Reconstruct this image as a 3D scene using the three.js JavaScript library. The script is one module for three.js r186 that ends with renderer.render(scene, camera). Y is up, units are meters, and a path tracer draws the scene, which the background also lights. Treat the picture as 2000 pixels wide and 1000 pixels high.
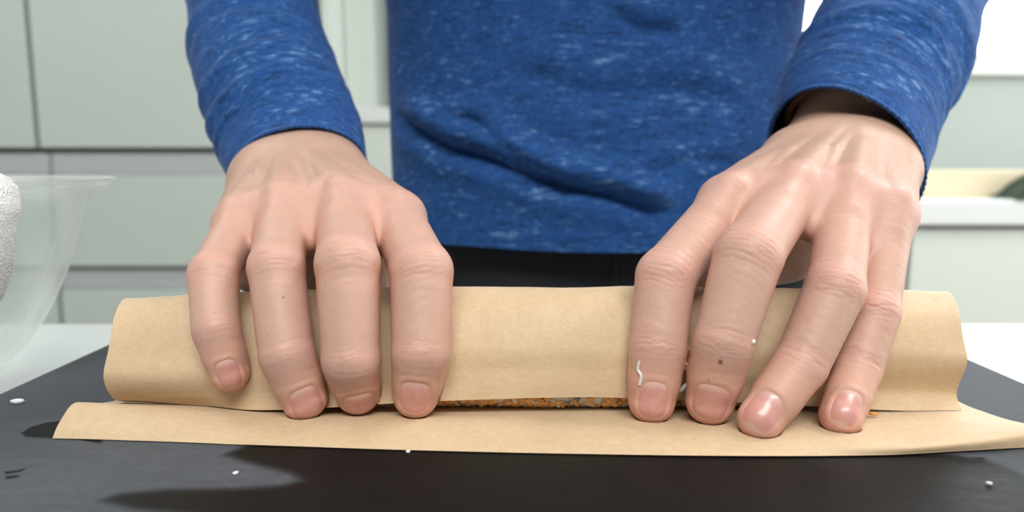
import * as THREE from 'three';
import { RoundedBoxGeometry } from 'three/addons/geometries/RoundedBoxGeometry.js';
import { mergeGeometries, mergeVertices } from 'three/addons/utils/BufferGeometryUtils.js';
import { RectAreaLightUniformsLib } from 'three/addons/lights/RectAreaLightUniformsLib.js';

// ---------------------------------------------------------------- camera, sky, lights, exposure
// Workplace frame in centimetres: x to the right, y up from the board's top, z away from the camera.
const TOP = 0.912, CAM = 8.6, PITCH = 7.53 * Math.PI / 180, FOCAL = 1400;
const W = (x, y, z) => new THREE.Vector3(x / 100, TOP + y / 100, -z / 100);
const scene = new THREE.Scene();
const camera = new THREE.PerspectiveCamera(2 * Math.atan(500 / FOCAL) * 180 / Math.PI, 2, 0.01, 60);
camera.position.copy(W(0, CAM, 0));
camera.rotation.x = -PITCH;
camera.focus = 0.236;
camera.userData.fStop = 8.5;
scene.background = new THREE.Color(0.9, 0.97, 1.0);
scene.backgroundIntensity = 5;
const renderer = new THREE.WebGLRenderer({ antialias: true });
renderer.shadowMap.enabled = true;
renderer.toneMapping = THREE.LinearToneMapping;
renderer.toneMappingExposure = 1.09;
RectAreaLightUniformsLib.init();
// added ceiling panels, out of view, to light the scene: [x, z, width, depth, radiance]
const PANELS = [[0.1, 1.08, 1.4, 0.65, 15], [1.35, -0.75, 0.6, 1.2, 10], [-1.2, -1.2, 0.6, 0.6, 5]];  // first added for top-front light on the hands, second for the torso side
const CEIL = 2.5;

// ---------------------------------------------------------------- helpers
const rand = ((s) => () => { s = (s + 0x6D2B79F5) | 0; let t = Math.imul(s ^ (s >>> 15), 1 | s); t = (t + Math.imul(t ^ (t >>> 7), 61 | t)) ^ t; return ((t ^ (t >>> 14)) >>> 0) / 4294967296; })(7);
const clamp = THREE.MathUtils.clamp, lerp = THREE.MathUtils.lerp, smooth = (x, a, b) => { const t = clamp((x - a) / (b - a), 0, 1); return t * t * (3 - 2 * t); };   // also runs downwards, b below a
const cosP = Math.cos(PITCH), sinP = Math.sin(PITCH);
// a point of the workplace (cm) from where the photograph shows it and how far away it stands
function U(px, py, z) {
  const a = (px - 1000) / FOCAL, b = (py - 500) / FOCAL, t = z / (cosP - b * sinP);
  return new THREE.Vector3(a * t, CAM - (sinP + b * cosP) * t, z);
}
const hash = (x, y, z) => { let h = Math.imul(x, 374761393) ^ Math.imul(y, 668265263) ^ Math.imul(z, 2147483647 ^ 0x5bd1e995); h = Math.imul(h ^ (h >>> 13), 1274126177); return ((h ^ (h >>> 16)) >>> 0) / 4294967296; };
function noise3(x, y, z) {
  const i = Math.floor(x), j = Math.floor(y), k = Math.floor(z), f = (t) => t * t * (3 - 2 * t), u = f(x - i), v = f(y - j), w = f(z - k);
  const L = (a, b, t) => a + (b - a) * t;
  return L(L(L(hash(i, j, k), hash(i + 1, j, k), u), L(hash(i, j + 1, k), hash(i + 1, j + 1, k), u), v), L(L(hash(i, j, k + 1), hash(i + 1, j, k + 1), u), L(hash(i, j + 1, k + 1), hash(i + 1, j + 1, k + 1), u), v), w) * 2 - 1;
}
// periodic noise of period p cells, for tiling textures
function pnoise(x, y, px, py, seed) {
  const i = Math.floor(x), j = Math.floor(y), f = (t) => t * t * (3 - 2 * t), u = f(x - i), v = f(y - j), m = (a, p) => ((a % p) + p) % p;
  const a = hash(m(i, px), m(j, py), seed), b = hash(m(i + 1, px), m(j, py), seed), c = hash(m(i, px), m(j + 1, py), seed), d = hash(m(i + 1, px), m(j + 1, py), seed);
  return (a + (b - a) * u) * (1 - v) + (c + (d - c) * u) * v;
}
function texture(w, h, srgb, fn) {
  const data = new Uint8Array(w * h * 4);
  for (let y = 0; y < h; y++) for (let x = 0; x < w; x++) {
    const c = fn((x + 0.5) / w, (y + 0.5) / h), o = (y * w + x) * 4;
    if (typeof c === 'number') { data[o] = data[o + 1] = data[o + 2] = clamp(c * 255, 0, 255); } else for (let k = 0; k < 3; k++) data[o + k] = clamp(c[k] * 255, 0, 255);
    data[o + 3] = 255;
  }
  const t = new THREE.DataTexture(data, w, h);
  t.wrapS = t.wrapT = THREE.RepeatWrapping; t.magFilter = THREE.LinearFilter; t.minFilter = THREE.LinearMipmapLinearFilter; t.generateMipmaps = true;
  if (srgb) t.colorSpace = THREE.SRGBColorSpace;
  t.needsUpdate = true;
  return t;
}
const used = new Map();
function numbered(name) { const n = used.get(name) ?? 0; used.set(name, n + 1); return n ? name + '_' + String(n).padStart(3, '0') : name; }
function mesh(name, geometry, material, parent) {
  const m = new THREE.Mesh(geometry, material);
  m.castShadow = m.receiveShadow = true;
  m.name = parent && parent !== scene ? name : numbered(name);
  (parent ?? scene).add(m);
  return m;
}
function tag(o, label, category, group) { o.userData.label = label; o.userData.category = category; if (group) o.userData.group = group; return o; }
function thing(name, label, category, position, group) {
  const o = new THREE.Group(); o.name = numbered(name); o.position.copy(position); scene.add(o);
  return tag(o, label, category, group);
}
function structure(name, geometry, material) { const m = mesh(name, geometry, material); m.userData.kind = 'structure'; return m; }
// box from its low corner to its high corner (metres), rounded edges
function slab(x0, y0, z0, x1, y1, z1, r = 0.002) {
  const w = x1 - x0, h = y1 - y0, d = z1 - z0, rr = Math.min(r, Math.min(w, h, d) * 0.45);
  const g = r > 0 ? new RoundedBoxGeometry(w, h, d, 2, rr) : new THREE.BoxGeometry(w, h, d);
  return g.translate((x0 + x1) / 2, (y0 + y1) / 2, (z0 + z1) / 2);
}
// a surface of (nu + 1) x (nv + 1) points; around = true closes it in u
function surface(nu, nv, fn, around, uvOf) {
  const P = [], uv = [], index = [];
  for (let j = 0; j <= nv; j++) for (let i = 0; i <= nu; i++) { const p = fn(i / nu, j / nv, i, j); P.push(p.x, p.y, p.z); const q = uvOf ? uvOf(i / nu, j / nv, p) : [i / nu, j / nv]; uv.push(q[0], q[1]); }
  for (let j = 0; j < nv; j++) for (let i = 0; i < nu; i++) { const a = j * (nu + 1) + i, b = a + 1, c = a + nu + 1, d = c + 1; index.push(a, b, d, a, d, c); }
  const g = new THREE.BufferGeometry();
  g.setAttribute('position', new THREE.Float32BufferAttribute(P, 3)); g.setAttribute('uv', new THREE.Float32BufferAttribute(uv, 2)); g.setIndex(index);
  g.computeVertexNormals();
  if (around) {
    const n = g.attributes.normal, v = new THREE.Vector3(), w = new THREE.Vector3();
    for (let j = 0; j <= nv; j++) { const a = j * (nu + 1), b = a + nu; v.fromBufferAttribute(n, a).add(w.fromBufferAttribute(n, b)).normalize(); n.setXYZ(a, v.x, v.y, v.z); n.setXYZ(b, v.x, v.y, v.z); }
  }
  return g;
}
// a sheet with thickness: the surface, its offset copy and the four edges
function sheet(nu, nv, fn, thick, uvOf) {
  const g = surface(nu, nv, fn, false, uvOf), p = g.attributes.position, n = g.attributes.normal, uv = g.attributes.uv, N = p.count;
  const P = [...p.array], Q = [...n.array], T = [...uv.array], I = [...g.index.array];
  for (let k = 0; k < N; k++) { P.push(p.getX(k) - n.getX(k) * thick, p.getY(k) - n.getY(k) * thick, p.getZ(k) - n.getZ(k) * thick); Q.push(-n.getX(k), -n.getY(k), -n.getZ(k)); T.push(uv.getX(k), uv.getY(k)); }
  for (let k = 0; k < g.index.count; k += 3) { const a = I[k], b = I[k + 1], c = I[k + 2]; I.push(a + N, c + N, b + N); }
  const at = (i, j) => j * (nu + 1) + i, rim = [];
  for (let i = 0; i < nu; i++) rim.push([at(i + 1, 0), at(i, 0)], [at(i, nv), at(i + 1, nv)]);
  for (let j = 0; j < nv; j++) rim.push([at(0, j), at(0, j + 1)], [at(nu, j + 1), at(nu, j)]);
  for (const [a, b] of rim) I.push(a, b, b + N, a, b + N, a + N);
  const out = new THREE.BufferGeometry();
  out.setAttribute('position', new THREE.Float32BufferAttribute(P, 3)); out.setAttribute('normal', new THREE.Float32BufferAttribute(Q, 3)); out.setAttribute('uv', new THREE.Float32BufferAttribute(T, 2)); out.setIndex(I);
  return out;
}
function catmull(list, t) {   // list of arrays, t in 0..1
  const n = list.length - 1, f = clamp(t, 0, 1) * n, i = Math.min(n - 1, Math.floor(f)), u = f - i, a = list[Math.max(0, i - 1)], b = list[i], c = list[i + 1], d = list[Math.min(n, i + 2)];
  return b.map((_, k) => 0.5 * (2 * b[k] + (c[k] - a[k]) * u + (2 * a[k] - 5 * b[k] + 4 * c[k] - d[k]) * u * u + (3 * b[k] - a[k] - 3 * c[k] + d[k]) * u * u * u));
}

// ---------------------------------------------------------------- materials
const std = (o) => new THREE.MeshStandardMaterial(o), phys = (o) => new THREE.MeshPhysicalMaterial(o);
const C = (r, g, b) => new THREE.Color().setRGB(r, g, b);
const M = {
  wall: std({ color: C(0.72, 0.74, 0.72), roughness: 0.9 }), wallDark: std({ color: C(0.22, 0.2, 0.18), roughness: 0.9 }), ceiling: std({ color: C(0.85, 0.85, 0.84), roughness: 0.95 }),
  front: phys({ color: C(0.6, 0.68, 0.645), roughness: 0.38 }), channel: std({ color: C(0.55, 0.58, 0.6), roughness: 0.45, metalness: 0.2 }),
  carcass: std({ color: C(0.2, 0.22, 0.21), roughness: 0.7 }), pale: std({ color: C(0.72, 0.77, 0.72), roughness: 0.4 }),
  white: phys({ color: C(0.8, 0.82, 0.82), roughness: 0.3 }), olive: std({ color: C(0.12, 0.14, 0.09), roughness: 0.8 }),
  splash: phys({ color: C(0.38, 0.42, 0.385), roughness: 0.3 }), frame: std({ color: C(0.8, 0.8, 0.74), roughness: 0.4 }),
  pane: phys({ color: C(1, 1, 1), transmission: 1, roughness: 0.02, thickness: 0 }),
  glass: phys({ color: C(0.95, 0.968, 0.955), transmission: 1, roughness: 0.36, thickness: 0, ior: 1.5 }),
  lamp: std({ color: C(0.9, 0.9, 0.9), emissive: C(1, 0.98, 0.94), emissiveIntensity: 2.2 }), metal: std({ color: C(0.6, 0.6, 0.6), metalness: 1, roughness: 0.35 }),
};
const woodTex = texture(256, 256, true, (u, v) => { const n = pnoise(u * 4, v * 40, 4, 40, 3) * 0.5 + pnoise(u * 10, v * 110, 10, 110, 4) * 0.3; return [0.92 - n * 0.07, 0.87 - n * 0.09, 0.76 - n * 0.12]; });
M.wood = std({ map: woodTex, roughness: 0.6 });
const floorTex = texture(256, 256, true, (u, v) => { const n = pnoise(u * 5, v * 60, 5, 60, 8) * 0.6 + pnoise(u * 20, v * 160, 20, 160, 9) * 0.4; return [0.62 - n * 0.14, 0.55 - n * 0.14, 0.47 - n * 0.14]; });
M.floor = std({ map: floorTex, roughness: 0.55 });

// ---------------------------------------------------------------- room
const X0 = -2.4, X1 = 2.6, ZB = -2.5, ZF = 2.2;
function wallWithHole(name, along, at, thick, a0, a1, holes, material = M.wall) {   // along 'x' or 'z', holes [[from, to, low, high]]
  const parts = [], put = (p, q, lo, hi) => { if (q - p > 1e-4 && hi - lo > 1e-4) parts.push(along === 'x' ? slab(p, lo, Math.min(at, at + thick), q, hi, Math.max(at, at + thick), 0) : slab(Math.min(at, at + thick), lo, p, Math.max(at, at + thick), hi, q, 0)); };
  let from = a0;
  for (const [h0, h1, lo, hi] of holes) { put(from, h0, 0, CEIL); put(h0, h1, 0, lo); put(h0, h1, hi, CEIL); from = h1; }
  put(from, a1, 0, CEIL);
  return structure(name, mergeGeometries(parts), material);
}
{
  const g = slab(X0 - 0.15, -0.1, ZB - 0.15, X1 + 0.15, 0, ZF + 0.15, 0), uv = g.attributes.uv, p = g.attributes.position;
  for (let i = 0; i < p.count; i++) uv.setXY(i, p.getX(i) * 1.2, p.getZ(i) * 1.2);
  structure('floor', g, M.floor);
}
structure('ceiling', slab(X0 - 0.15, CEIL, ZB - 0.15, X1 + 0.15, CEIL + 0.12, ZF + 0.15, 0), M.ceiling);
const WB = [0.42, 2.3, 1.315, 2.28], WR = [-1.9, -0.2, 1.0, 2.28];
wallWithHole('wall_back', 'x', ZB, -0.15, X0 - 0.15, X1 + 0.15, [WB]);
wallWithHole('wall_right', 'z', X1, 0.15, ZB, ZF, [WR]);
wallWithHole('wall_front', 'x', ZF, 0.15, X0 - 0.15, X1 + 0.15, [], M.wallDark);
wallWithHole('wall_left', 'z', X0, -0.15, ZB, ZF, []);
function windowIn(n, along, at, [a0, a1, lo, hi], panes) {
  const o = new THREE.Group(); o.name = 'window_' + n; o.userData.kind = 'structure'; scene.add(o);
  const f = 0.05, d = 0.06, box = (p, q, l, h) => along === 'x' ? slab(p, l, at - d / 2, q, h, at + d / 2, 0.004) : slab(at - d / 2, l, p, at + d / 2, h, q, 0.004);
  mesh('window_frame', mergeGeometries([box(a0, a1, lo, lo + f), box(a0, a1, hi - f, hi), box(a0, a0 + f, lo + f, hi - f), box(a1 - f, a1, lo + f, hi - f)]), M.frame, o);
  for (let k = 1; k < panes; k++) { const m = lerp(a0, a1, k / panes); mesh('mullion', box(m - 0.025, m + 0.025, lo + f, hi - f), M.frame, o); }
  for (let k = 0; k < panes; k++) {
    const p = lerp(a0, a1, k / panes) + 0.03, q = lerp(a0, a1, (k + 1) / panes) - 0.03;
    mesh('pane', along === 'x' ? slab(p, lo + f, at - 0.003, q, hi - f, at + 0.003, 0) : slab(at - 0.003, lo + f, p, at + 0.003, hi - f, q, 0), M.pane, o);
  }
  return o;
}
const win1 = windowIn(1, 'x', ZB - 0.08, WB, 2);
mesh('window_sill', slab(WB[0] - 0.04, WB[2] - 0.03, ZB - 0.05, WB[1] + 0.04, WB[2] + 0.004, ZB + 0.05, 0.004), M.frame, win1);
windowIn(2, 'z', X1 + 0.08, WR, 2);
PANELS.forEach(([x, z, w, d, power], i) => {
  const o = thing('added_ceiling_light', ['added large flat ceiling panel light over the front of the island', 'added long flat ceiling panel light beside the right windows', 'added small square ceiling panel light by the tall cupboards'][i], 'lamp', new THREE.Vector3(x, CEIL - 0.03, z));
  mesh('lamp_frame', mergeGeometries([slab(-w / 2 - 0.02, 0, -d / 2 - 0.02, w / 2 + 0.02, 0.03, -d / 2, 0.003), slab(-w / 2 - 0.02, 0, d / 2, w / 2 + 0.02, 0.03, d / 2 + 0.02, 0.003), slab(-w / 2 - 0.02, 0, -d / 2, -w / 2, 0.03, d / 2, 0.003), slab(w / 2, 0, -d / 2, w / 2 + 0.02, 0.03, d / 2, 0.003)]), M.white, o);
  mesh('lamp_diffuser', slab(-w / 2, 0.012, -d / 2, w / 2, 0.03, d / 2, 0), M.lamp, o);
  const l = new THREE.RectAreaLight(C(0.985, 1, 0.985), power, w, d);
  l.position.set(x, CEIL - 0.032, z); l.rotation.x = -Math.PI / 2; l.name = 'added_panel_glow'; scene.add(l);
});

// ---------------------------------------------------------------- kitchen behind
const rel = (cm) => (CAM + cm) / 100 + TOP;       // height in metres from centimetres above the camera
// tall cupboards over drawer units, on the left
const CZ = -2.0;                                    // plane of the left fronts
function cupboard(x0, x1, label) {
  const o = thing('wall_cupboard', label, 'cupboard', new THREE.Vector3((x0 + x1) / 2, rel(3.3), CZ)), w = x1 - x0, h = 2.3 - rel(3.3);
  mesh('carcass', slab(-w / 2, 0.0, -0.49, w / 2, h, -0.022, 0.001), M.carcass, o);
  mesh('door', slab(-w / 2 + 0.007, 0.004, -0.02, w / 2 - 0.007, h - 0.003, 0, 0.0025), M.front, o);
}
cupboard(-1.31, -0.515, 'grey green cupboard right of the vertical seam, beside the white end panel');
cupboard(-2.2, -1.31, 'grey green cupboard left of the vertical seam at the far left');
tag(mesh('end_panel', slab(-0.512, 0.0, CZ - 0.49, -0.488, 2.3, CZ + 0.012, 0.002), M.pale), 'narrow white end panel closing the row of tall cupboards', 'panel');
function drawers(x0, x1, label) {
  const top = rel(2.3), o = thing('drawer_cabinet', label, 'cabinet', new THREE.Vector3((x0 + x1) / 2, 0, CZ)), w = x1 - x0;
  mesh('carcass', slab(-w / 2, 0.1, -0.49, w / 2, top, -0.03, 0.001), M.carcass, o);
  mesh('plinth', slab(-w / 2, 0, -0.46, w / 2, 0.098, -0.06, 0.001), M.carcass, o);
  const rows = [[2.3, -3.6, -29.4], [-30.6, -36.2, -57], [-58, -63, -88]];
  for (const [a, b, c] of rows) {
    mesh('handle_channel', slab(-w / 2 + 0.003, rel(b) + 0.002, -0.03, w / 2 - 0.003, rel(a), -0.012, 0.003), M.channel, o);
    mesh('drawer_front', slab(-w / 2 + 0.006, rel(c), -0.02, w / 2 - 0.006, rel(b), 0, 0.0025), M.front, o);
  }
}
drawers(-1.285, -0.515, 'grey green drawer unit with recessed grip rails under the right cupboard');
drawers(-2.2, -1.285, 'grey green drawer unit seen behind the glass bowl at the left edge');
// open shelf unit between cupboards and window
{
  const o = thing('open_shelf_unit', 'pale cabinet with a dark open niche and white ledge behind the blue sleeve', 'cabinet', new THREE.Vector3(0, 0, -2.14)), y0 = rel(11), y1 = rel(15.5);
  mesh('side_panel', slab(-0.486, y1, -0.35, -0.402, 2.3, 0, 0.004), M.pale, o);
  mesh('side_panel', slab(-0.1, y1, -0.35, -0.05, 2.3, 0, 0.004), M.pale, o);
  mesh('back_panel', slab(-0.402, y1, -0.35, -0.1, 2.3, -0.33, 0), M.olive, o);
  mesh('top_panel', slab(-0.486, 2.3, -0.35, -0.05, 2.33, 0, 0.003), M.pale, o);
  mesh('ledge', slab(-0.486, y0, -0.35, -0.05, y1, 0.02, 0.005), M.white, o);
  mesh('base_door', slab(-0.486, 0.1, -0.02, -0.05, y0 - 0.006, 0, 0.003), M.pale, o);
  mesh('carcass', slab(-0.486, 0, -0.35, -0.05, y0 - 0.004, -0.024, 0.001), M.carcass, o);
}
// base cabinets with worktop under the window
const BZ = -1.83;
const seams = [-0.045, 0.42, 1.022, 1.62, 2.2];
['behind the sweater', 'with pale door left of the seam beside the rolled paper', 'with pale door under the wooden tray', 'at the far right'].forEach((where, i) => {
  const x0 = seams[i], x1 = seams[i + 1], w = x1 - x0;
  const o = thing('base_cabinet', 'pale green base cabinet ' + where, 'cabinet', new THREE.Vector3((x0 + x1) / 2, 0, BZ));
  mesh('carcass', slab(-w / 2, 0.1, -0.6, w / 2, rel(-16.6), -0.03, 0.001), M.carcass, o);
  mesh('plinth', slab(-w / 2, 0, -0.58, w / 2, 0.098, -0.07, 0.001), M.carcass, o);
  mesh('door', slab(-w / 2 + 0.006, 0.11, -0.02, w / 2 - 0.006, rel(-17.3), 0, 0.0025), M.pale, o);
});
tag(mesh('worktop', slab(-0.045, rel(-16.2), ZB, 2.2, rel(-9.7), BZ + 0.02, 0.006), M.white), 'thick white worktop along the back wall under the window', 'worktop');
tag(mesh('splashback', slab(-0.045, rel(-9.6), ZB + 0.002, 2.2, WB[2] - 0.035, ZB + 0.012, 0.001), M.splash), 'grey green splashback panel between worktop and window sill', 'splashback');
{
  const o = thing('wooden_tray', 'cream wooden tray standing on the worktop at the right edge', 'tray', new THREE.Vector3(1.3, rel(-9.7), -2.02));
  const w = 0.66, d = 0.2, h = 0.072;
  mesh('tray_base', slab(-w / 2, 0, -d / 2, w / 2, 0.01, d / 2, 0.003), M.wood, o);
  for (const s of [-1, 1]) mesh('tray_side', slab(-w / 2, 0.01, s * d / 2 - (s > 0 ? 0.012 : 0), w / 2, h, s * d / 2 + (s > 0 ? 0 : 0.012), 0.003), M.wood, o);
  for (const s of [-1, 1]) mesh('tray_end', slab(s * w / 2 - (s > 0 ? 0.012 : 0), 0.01, -d / 2 + 0.012, s * w / 2 + (s > 0 ? 0 : 0.012), h, d / 2 - 0.012, 0.003), M.wood, o);
  const cl = surface(40, 30, (u, v) => { const x = (u - 0.5) * 0.26, z = (v - 0.5) * 0.12, e = clamp(Math.min(u, 1 - u) * 3.2, 0, 1) * clamp(Math.min(v, 1 - v) * 6, 0, 1); return new THREE.Vector3(x, 0.002 + e * (0.055 + 0.018 * noise3(x * 22, z * 25, 1)), z); });
  const t = mesh('dish_cloth', mergeVertices(cl), std({ color: C(0.03, 0.05, 0.03), roughness: 0.95, side: THREE.DoubleSide }));
  t.position.set(1.4, rel(-9.7), -1.865); tag(t, 'dark green crumpled cloth on the worktop in front of the tray', 'cloth');
}
// the island the board lies on
{
  const top = TOP - 0.012, o = thing('kitchen_island', 'white kitchen island whose top carries the dark board', 'counter', new THREE.Vector3(0, 0, 0));
  mesh('countertop', slab(-1.15, top - 0.04, -0.43, 1.15, top, 0.42, 0.004), M.white, o);
  mesh('carcass', slab(-1.1, 0.1, -0.4, 1.1, top - 0.041, 0.36, 0.002), M.white, o);
  mesh('plinth', slab(-1.08, 0, -0.36, 1.08, 0.1, 0.32, 0.002), M.carcass, o);
  for (let k = 0; k < 4; k++) { mesh('door', slab(-1.1 + k * 0.55 + 0.003, 0.11, 0.361, -1.1 + (k + 1) * 0.55 - 0.003, top - 0.06, 0.38, 0.002), M.front, o); }
}

// ---------------------------------------------------------------- cutting board
{
  const bw = 39.5, z0 = 5.5, z1 = 35.5, TW = 1024, TH = 768;
  const onBoard = ([px, py]) => { const b = (py - 500) / FOCAL, t = CAM / (sinP + b * cosP); return [(px - 1000) / FOCAL * t, (cosP - b * sinP) * t]; };
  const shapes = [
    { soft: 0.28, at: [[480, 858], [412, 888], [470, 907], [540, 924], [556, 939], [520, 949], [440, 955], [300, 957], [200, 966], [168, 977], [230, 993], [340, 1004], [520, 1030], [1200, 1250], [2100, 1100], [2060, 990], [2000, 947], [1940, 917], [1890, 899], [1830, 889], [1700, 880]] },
    { soft: 0.05, at: [[14, 846], [34, 834], [66, 825], [110, 821], [170, 826], [170, 866], [108, 856], [60, 855], [24, 853]] },  // small wet spot, crisp edge
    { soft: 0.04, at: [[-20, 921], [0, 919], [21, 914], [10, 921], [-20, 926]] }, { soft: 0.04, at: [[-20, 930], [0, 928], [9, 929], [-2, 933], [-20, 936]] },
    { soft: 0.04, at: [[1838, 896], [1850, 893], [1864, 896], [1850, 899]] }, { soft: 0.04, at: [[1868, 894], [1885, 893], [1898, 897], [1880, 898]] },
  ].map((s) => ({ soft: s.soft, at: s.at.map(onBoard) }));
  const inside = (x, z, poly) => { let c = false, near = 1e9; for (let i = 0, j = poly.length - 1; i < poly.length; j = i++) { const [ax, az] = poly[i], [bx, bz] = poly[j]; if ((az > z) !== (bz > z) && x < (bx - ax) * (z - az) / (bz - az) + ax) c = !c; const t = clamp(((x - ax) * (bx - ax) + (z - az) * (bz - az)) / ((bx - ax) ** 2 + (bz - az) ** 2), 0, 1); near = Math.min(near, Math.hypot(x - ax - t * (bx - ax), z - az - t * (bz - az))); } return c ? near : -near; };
  const darkened = (x, z) => { let m = 0; for (const s of shapes) m = Math.max(m, smooth(inside(x, z, s.at), -s.soft, s.soft)); return m; };  // how far a board point takes the darker, slightly smoother finish
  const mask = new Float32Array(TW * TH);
  for (let j = 0; j < TH; j++) for (let i = 0; i < TW; i++) mask[j * TW + i] = darkened(((i + 0.5) / TW - 0.5) * bw, z0 + (j + 0.5) / TH * (z1 - z0));
  const grain = (u, v) => 0.5 * pnoise(u * 260, v * 420, 260, 420, 2) + 0.3 * pnoise(u * 40, v * 160, 40, 160, 5) + 0.35 * pnoise(u * 7, v * 12, 7, 12, 6);
  const scratches = []; for (let k = 0; k < 90; k++) { const a = rand() * 3.14, l = 0.01 + rand() * 0.07; scratches.push([rand(), rand(), Math.cos(a) * l, Math.sin(a) * l, rand()]); }
  const scr = new Float32Array(TW * TH);
  for (const [x, y, dx, dy, s] of scratches) for (let t = 0; t < 1; t += 0.004) { const i = Math.floor((x + dx * t + Math.sin(t * 3) * 0.004) * TW), j = Math.floor((y + dy * t) * TH); if (i >= 0 && j >= 0 && i < TW && j < TH) scr[j * TW + i] = 0.3 + 0.5 * s; }
  const px = (u, v) => Math.floor(v * TH) * TW + Math.floor(u * TW);
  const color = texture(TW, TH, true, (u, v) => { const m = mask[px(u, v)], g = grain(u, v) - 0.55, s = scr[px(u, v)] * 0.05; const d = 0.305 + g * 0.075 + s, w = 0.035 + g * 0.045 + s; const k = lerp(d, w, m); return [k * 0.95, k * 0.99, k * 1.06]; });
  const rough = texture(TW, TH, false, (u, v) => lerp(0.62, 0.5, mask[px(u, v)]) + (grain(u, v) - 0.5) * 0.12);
  const bump = texture(512, 512, false, (u, v) => 0.6 * pnoise(u * 170, v * 250, 170, 250, 12) + 0.4 * pnoise(u * 60, v * 90, 60, 90, 13));
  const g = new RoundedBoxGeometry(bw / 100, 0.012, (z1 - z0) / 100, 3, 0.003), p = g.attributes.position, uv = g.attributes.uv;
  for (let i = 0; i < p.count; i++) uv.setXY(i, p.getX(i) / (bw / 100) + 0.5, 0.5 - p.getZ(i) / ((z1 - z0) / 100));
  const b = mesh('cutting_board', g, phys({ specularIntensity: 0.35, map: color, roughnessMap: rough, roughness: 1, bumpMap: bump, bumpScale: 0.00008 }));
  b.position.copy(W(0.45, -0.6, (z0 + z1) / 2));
  tag(b, 'large matte black cutting board with darker patches under the brown paper', 'cutting board');
}

// ---------------------------------------------------------------- distance fields and their mesher
const smin = (a, b, k) => { const h = Math.max(k - Math.abs(a - b), 0) / k; return Math.min(a, b) - h * h * k * 0.25; };
function cone(A, ra, B, rb) {   // tapered capsule
  const ax = A.x, ay = A.y, az = A.z, bx = B.x - ax, by = B.y - ay, bz = B.z - az, l2 = bx * bx + by * by + bz * bz, dr = rb - ra;
  return (x, y, z) => { const px = x - ax, py = y - ay, pz = z - az; let h = (px * bx + py * by + pz * bz) / l2; h = h < 0 ? 0 : h > 1 ? 1 : h; const dx = px - bx * h, dy = py - by * h, dz = pz - bz * h; return Math.sqrt(dx * dx + dy * dy + dz * dz) - ra - dr * h; };
}
function gradient(f, x, y, z, e, out) { out[0] = f(x + e, y, z) - f(x - e, y, z); out[1] = f(x, y + e, z) - f(x, y - e, z); out[2] = f(x, y, z + e) - f(x, y, z - e); const l = Math.hypot(out[0], out[1], out[2]) || 1; out[0] /= l; out[1] /= l; out[2] /= l; return out; }
function nets(f, lo, hi, cell) {   // surface nets: { P: [x, y, z ...], I: [...] }
  const n = [0, 1, 2].map((k) => Math.ceil((hi[k] - lo[k]) / cell) + 1), [nx, ny, nz] = n, D = new Float32Array(nx * ny * nz), B = 5;
  for (let k0 = 0; k0 < nz; k0 += B) for (let j0 = 0; j0 < ny; j0 += B) for (let i0 = 0; i0 < nx; i0 += B) {
    const c = B / 2 * cell, d = f(lo[0] + i0 * cell + c, lo[1] + j0 * cell + c, lo[2] + k0 * cell + c), far = Math.abs(d) > B * cell * 1.25;
    for (let k = k0; k < Math.min(nz, k0 + B); k++) for (let j = j0; j < Math.min(ny, j0 + B); j++) for (let i = i0; i < Math.min(nx, i0 + B); i++) D[(k * ny + j) * nx + i] = far ? d : f(lo[0] + i * cell, lo[1] + j * cell, lo[2] + k * cell);
  }
  const id = new Int32Array(nx * ny * nz).fill(-1), P = [], I = [], E = [[0, 1], [2, 3], [4, 5], [6, 7], [0, 2], [1, 3], [4, 6], [5, 7], [0, 4], [1, 5], [2, 6], [3, 7]], v = new Float64Array(8);
  for (let k = 0; k < nz - 1; k++) for (let j = 0; j < ny - 1; j++) for (let i = 0; i < nx - 1; i++) {
    const at = (k * ny + j) * nx + i; let m = 0;
    for (let c = 0; c < 8; c++) { v[c] = D[at + (c & 1) + ((c >> 1) & 1) * nx + (c >> 2) * nx * ny]; if (v[c] < 0) m |= 1 << c; }
    if (m === 0 || m === 255) continue;
    let x = 0, y = 0, z = 0, q = 0;
    for (const [a, b] of E) if ((v[a] < 0) !== (v[b] < 0)) { const t = v[a] / (v[a] - v[b]); x += (a & 1) + ((b & 1) - (a & 1)) * t; y += ((a >> 1) & 1) + (((b >> 1) & 1) - ((a >> 1) & 1)) * t; z += (a >> 2) + ((b >> 2) - (a >> 2)) * t; q++; }
    id[at] = P.length / 3; P.push(lo[0] + (i + x / q) * cell, lo[1] + (j + y / q) * cell, lo[2] + (k + z / q) * cell);
  }
  const quad = (a, b, c, d, flip) => { if (a < 0 || b < 0 || c < 0 || d < 0) return; if (flip) I.push(a, b, c, a, c, d); else I.push(a, c, b, a, d, c); };
  for (let k = 1; k < nz - 1; k++) for (let j = 1; j < ny - 1; j++) for (let i = 1; i < nx - 1; i++) {
    const at = (k * ny + j) * nx + i, s = D[at] < 0, sx = 1, sy = nx, sz = nx * ny;
    if (s !== D[at + sx] < 0) quad(id[at - sy - sz], id[at - sz], id[at], id[at - sy], s);
    if (s !== D[at + sy] < 0) quad(id[at - sx - sz], id[at - sx], id[at], id[at - sz], s);
    if (s !== D[at + sz] < 0) quad(id[at - sx - sy], id[at - sy], id[at], id[at - sx], s);
  }
  return { P, I };
}
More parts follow.
